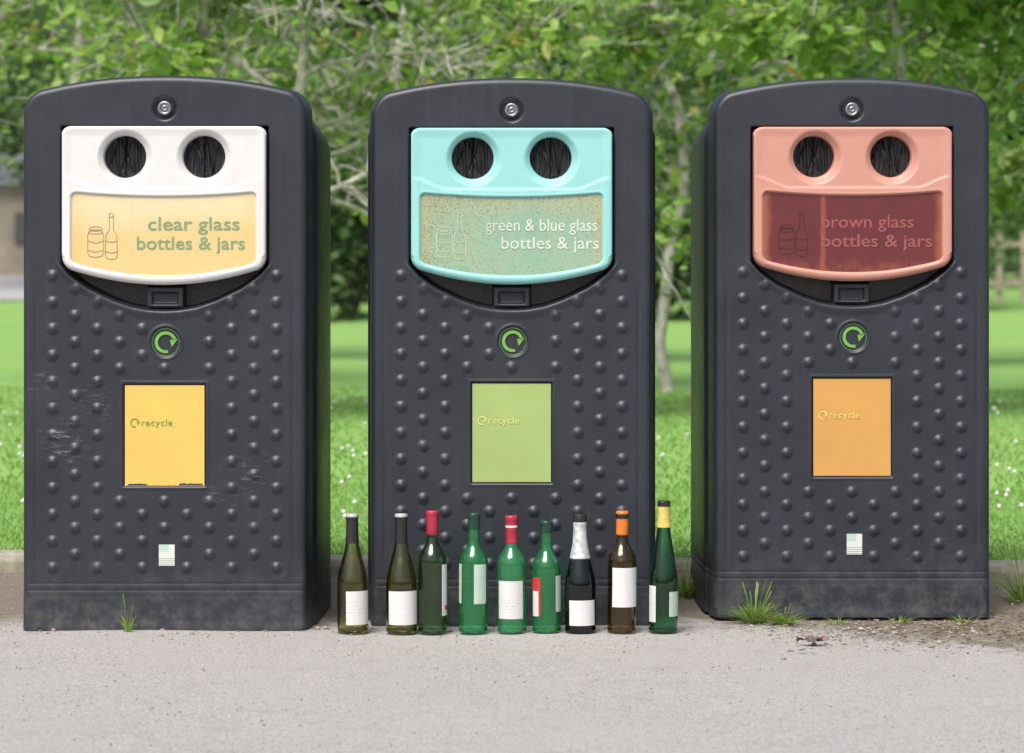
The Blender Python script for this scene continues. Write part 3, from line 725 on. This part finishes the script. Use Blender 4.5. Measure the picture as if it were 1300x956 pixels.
# ------------------------------------------------------------------ trees
def tubes(V,F,path,rad,K=7):
    b0=len(V); n_=len(path)
    for i in range(n_):
        p=Vector(path[i]); q=Vector(path[min(i+1,n_-1)])-Vector(path[max(i-1,0)]); q.normalize()
        a=q.orthogonal().normalized(); b_=q.cross(a)
        for k in range(K):
            t_=2*math.pi*k/K; V.append(tuple(p+(a*math.cos(t_)+b_*math.sin(t_))*rad[i]))
    for i in range(n_-1):
        for k in range(K):
            j=(k+1)%K; F.append((b0+i*K+k,b0+i*K+j,b0+(i+1)*K+j,b0+(i+1)*K+k))
def leaves(C,size,ang_up=.6,asp=.5):
    n_=len(C); C=np.asarray(C)
    d_=rng.normal(size=(n_,3)); d_[:,2]*=.5; d_[:,2]-=.25; d_/=np.linalg.norm(d_,axis=1)[:,None]
    u_=rng.normal(size=(n_,3))*ang_up; u_[:,2]+=1.; u_[:,1]-=.45; s_=np.cross(d_,u_); s_/=np.linalg.norm(s_,axis=1)[:,None]
    nn=np.cross(s_,d_)
    sz=(size*(.5+.8*rng.random(n_)))[:,None]; w_=sz*asp*.5
    P=[C,C+d_*sz*.35+s_*w_-nn*sz*.02,C+d_*sz*.72+s_*w_*.75-nn*sz*.06,C+d_*sz-nn*sz*.14,C+d_*sz*.72-s_*w_*.75-nn*sz*.06,C+d_*sz*.35-s_*w_-nn*sz*.02]
    V=np.stack(P,1).reshape(-1,3); k=np.arange(n_)*6
    F=np.concatenate([np.stack([k,k+1,k+2,k+3],-1),np.stack([k,k+3,k+4,k+5],-1)])
    return V.tolist(),F.tolist()
def bark(name,c1,c2,c3):
    m,nt,b=newmat(name); n1=noise(nt,9,8,.75); n2=noise(nt,45,5,.7)
    base=ramp(nt,n1,[(.35,c1),(.5,c2),(.65,c3)]); L(nt,base,b.inputs['Base Color']); b.inputs['Roughness'].default_value=.9; bump(nt,b,n2,.7,.02); return m
bk=bark('lichened_bark',(.14,.13,.10),(.38,.37,.32),(.60,.60,.55)); bk2=bark('dark_bark',(.05,.045,.035),(.13,.12,.09),(.26,.26,.2))
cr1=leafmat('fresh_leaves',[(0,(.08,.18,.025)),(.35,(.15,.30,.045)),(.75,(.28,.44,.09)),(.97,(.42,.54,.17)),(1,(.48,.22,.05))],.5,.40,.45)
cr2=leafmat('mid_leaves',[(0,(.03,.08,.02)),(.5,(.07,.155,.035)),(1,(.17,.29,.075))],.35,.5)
cr3=leafmat('shade_leaves',[(0,(.018,.045,.015)),(.5,(.045,.09,.025)),(1,(.10,.17,.05))],.0,.5)  # leaf colour darkened to put shaded gaps into the leaf wall
def tree(x,y,H,lean,seed,nleaf,size,cmat,bmat,r0=.07,fork=1.3,spread=1.5,lab='',droop=.0,nl=15,twr=.003,sg=.085,br=.55,wob=.035,taper=.7):
    rd=random.Random(seed); e=obj('tree',None,None,(x,y,float(zl(y))-.02),label=lab,category='tree',group='trees behind the lawn')
    V=[];F=[];tips=[]
    path=[];rad=[]; px_,py_=0,0
    NS=14
    for i in range(NS):
        t_=i/(NS-1); px_+=rd.gauss(0,wob)+lean*H/NS; py_+=rd.gauss(0,.03); path.append((px_,py_,H*t_)); rad.append(r0*(1-taper*t_)*(1.12 if i==0 else 1))
    tubes(V,F,path,rad,9)
    for k in range(nl):
        t_=(fork/H)+(1-fork/H)*(k/(nl-1))*.95; i=t_*(NS-1); i0=int(i); f=i-i0
        p=Vector(path[i0]).lerp(Vector(path[min(i0+1,NS-1)]),f)
        a=k*2.4+rd.uniform(-.5,.5); Ln=spread*(1-.45*t_)*rd.uniform(.7,1.25); up=rd.uniform(.05,.75)
        dr=Vector((math.cos(a),math.sin(a),up)).normalized(); pts=[p];rr=[r0*(1-.75*t_)*br]
        q=p.copy(); 
        for s in range(8):
            dr=(dr+Vector((rd.gauss(0,.2),rd.gauss(0,.2),rd.gauss(0,.16)-droop-.03))).normalized(); q=q+dr*Ln/8; pts.append(q.copy()); rr.append(rr[0]*(1-(s+1)/9.5))
            if s>=1:
                for _ in range(3):
                    d2=(dr*.6+Vector((rd.gauss(0,.6),rd.gauss(0,.6),rd.gauss(0,.45)-droop))).normalized(); q2=q.copy(); sp=[q2.copy()]; sr=[rr[-1]*.5+twr]
                    L2=rd.uniform(.25,.75)*spread*.5
                    for s2 in range(4):
                        d2=(d2+Vector((rd.gauss(0,.25),rd.gauss(0,.25),rd.gauss(0,.2)-.05-droop))).normalized(); q2=q2+d2*L2/4; sp.append(q2.copy()); sr.append(sr[0]*(1-(s2+1)/5)+.001); tips.append(q2.copy())
                    tubes(V,F,sp,sr,4)
        tubes(V,F,pts,rr,6)
    obj('trunk',mk_mesh('trunk',V,F),e,mat=bmat)
    T=np.array([t_[:] for t_ in tips]); wts=rng.random(len(T))**5; wts/=wts.sum()
    C=T[rng.choice(len(T),nleaf,p=wts)]+rng.normal(size=(nleaf,3))*np.array([sg,sg,sg*.8])
    C=C[C[:,2]>.35]
    v,f=leaves(C,size); obj('crown',mk_mesh('crown',v,f,False),e,mat=cmat)
tl='slender lichen covered tree with fresh green leaves on lawn'
tree(1.02,12.5,4.4,.07,31,3200,.10,cr1,bk,.042,1.3,1.5,'slim mottled grey crooked tree with bright leaves',nl=16,twr=.006,br=.6,wob=.07,taper=.3)
tree(.12,9.2,3.9,-.03,21,3900,.10,cr1,bk,.045,1.7,1.4,tl,twr=.0055)
tree(-1.9,9.0,3.9,.03,22,3900,.10,cr1,bk,.045,1.7,1.4,tl,twr=.0055)
tree(2.15,9.0,3.9,.0,23,5400,.115,cr1,bk,.045,1.7,1.35,'leafy tree with large bright green leaves on lawn',twr=.005)
tree(-1.35,8.8,3.6,.10,41,700,.08,cr1,bk,.050,1.25,1.7,'nearly bare pale branched tree beside the lawn',nl=17,twr=.005,br=.6,wob=.05)
tree(-.62,12.6,4.2,-.06,12,1800,.085,cr1,bk,.055,1.0,1.8,'pale bare limbed tree with sparse leaves beside the lawn',twr=.006,br=.5,nl=20)
tree(-3.2,13.5,4.4,.03,13,4200,.095,cr1,bk,.06,1.7,1.5,tl,twr=.007)
tree(3.75,11.5,4.3,-.03,15,6600,.10,cr1,bk,.05,1.3,1.6,tl,droop=.06,twr=.005)
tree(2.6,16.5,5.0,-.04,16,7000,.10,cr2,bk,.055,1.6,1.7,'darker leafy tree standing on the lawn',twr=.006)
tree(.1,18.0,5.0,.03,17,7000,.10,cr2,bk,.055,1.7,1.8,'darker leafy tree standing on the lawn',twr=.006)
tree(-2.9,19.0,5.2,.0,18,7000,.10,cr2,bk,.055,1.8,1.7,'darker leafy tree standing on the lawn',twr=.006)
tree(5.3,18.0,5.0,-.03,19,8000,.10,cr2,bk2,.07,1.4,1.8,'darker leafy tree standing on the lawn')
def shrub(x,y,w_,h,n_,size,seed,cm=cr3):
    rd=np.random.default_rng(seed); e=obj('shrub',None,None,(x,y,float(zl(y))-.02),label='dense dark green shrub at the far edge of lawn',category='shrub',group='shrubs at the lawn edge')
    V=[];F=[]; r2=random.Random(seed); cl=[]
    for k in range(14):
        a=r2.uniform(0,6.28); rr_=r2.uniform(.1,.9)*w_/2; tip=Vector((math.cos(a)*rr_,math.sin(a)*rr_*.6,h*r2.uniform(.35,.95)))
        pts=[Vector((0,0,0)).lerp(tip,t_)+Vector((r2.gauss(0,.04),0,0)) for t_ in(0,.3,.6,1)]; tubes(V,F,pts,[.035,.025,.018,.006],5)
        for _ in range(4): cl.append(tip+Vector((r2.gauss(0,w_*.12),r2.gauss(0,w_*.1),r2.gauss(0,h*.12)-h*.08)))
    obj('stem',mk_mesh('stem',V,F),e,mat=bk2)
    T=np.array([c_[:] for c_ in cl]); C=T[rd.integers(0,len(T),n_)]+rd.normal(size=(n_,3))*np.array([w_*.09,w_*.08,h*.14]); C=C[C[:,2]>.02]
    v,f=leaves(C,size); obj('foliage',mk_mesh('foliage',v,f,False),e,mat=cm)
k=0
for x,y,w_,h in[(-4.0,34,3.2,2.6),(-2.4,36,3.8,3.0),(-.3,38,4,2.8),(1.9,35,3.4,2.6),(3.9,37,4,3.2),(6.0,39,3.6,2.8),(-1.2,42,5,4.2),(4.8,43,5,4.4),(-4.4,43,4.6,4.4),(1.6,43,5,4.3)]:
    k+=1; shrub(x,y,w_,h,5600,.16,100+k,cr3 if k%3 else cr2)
def clump_cloud(n_,x0,x1,y0,y1,z0,z1,nc_):
    cc=np.stack([rng.uniform(x0,x1,nc_),rng.uniform(y0,y1,nc_),rng.uniform(z0,z1,nc_)],-1)
    return cc[rng.integers(0,nc_,n_)]+rng.normal(size=(n_,3))*np.array([.55,.5,.4])
C=np.concatenate([clump_cloud(26000,-7.6,16,48,56,.7,9,220),clump_cloud(9000,-26,-6,66,71,2.6,12,200),clump_cloud(6000,-12,-7,46,58,3.1,8,60)])
v,f=leaves(C,.26)
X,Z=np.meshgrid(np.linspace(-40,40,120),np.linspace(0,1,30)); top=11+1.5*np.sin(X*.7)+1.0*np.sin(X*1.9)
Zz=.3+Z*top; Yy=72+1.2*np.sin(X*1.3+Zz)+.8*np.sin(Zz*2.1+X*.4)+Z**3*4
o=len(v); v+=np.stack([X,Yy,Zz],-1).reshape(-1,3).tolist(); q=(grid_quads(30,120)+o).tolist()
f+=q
me=mk_mesh('woodland',v,f,False,[leafmat('woodland_leaves',[(0,(.025,.06,.018)),(.5,(.07,.135,.035)),(1,(.20,.31,.10))],0,.5),simple('thicket_shade',(.015,.032,.011),.95,.5,2.5)])  # woodland leaves and backing sheet darkened, shade in the gaps put into colour
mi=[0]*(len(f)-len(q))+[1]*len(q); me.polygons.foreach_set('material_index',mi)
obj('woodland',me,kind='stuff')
V=[];F=[]
for i in range(24): box(7.0+i*.42,42+i*.05,float(zl(42))+.62,.11,.03,1.25+random.uniform(-.03,.03),V,F)
for h in(.35,1.0): box(11.8,42.66,float(zl(42))+h,10.2,.05,.1,V,F,.119)
obj('wooden_fence',mk_mesh('wooden_fence',V,F,False),mat=simple('grey_timber',(.38,.33,.26),.9,.2,8),label='pale weathered timber fence beyond the lawn',category='fence')
e=obj('house',None,None,(-13.0,62,.6),label='low beige rendered building with grey slate roof',category='house')
V=[];F=[];box(0,0,1.05,5.6,5,2.1,V,F);obj('wall',mk_mesh('wall',V,F,False),e,mat=simple('beige_render',(.34,.30,.24),.9,.1,3))
V=[(-3,-2.8,2.08),(3,-2.8,2.08),(3,2.8,2.08),(-3,2.8,2.08),(-3,0,2.9),(3,0,2.9)];F=[(0,1,5,4),(2,3,4,5),(0,4,3),(1,2,5),(0,3,2,1)]
obj('roof',mk_mesh('roof',V,F,False),e,mat=simple('grey_slate',(.15,.155,.165),.7,.2,6))
V=[];F=[];box(2.0,-2.53,1.1,.7,.06,.7,V,F);obj('window',mk_mesh('window',V,F,False),e,mat=simple('window_glass',(.10,.10,.10),.3))
V=[];F=[];box(-1,-2.53,.95,.9,.06,1.85,V,F);obj('door',mk_mesh('door',V,F,False),e,mat=simple('door_paint',(.14,.18,.14),.5))
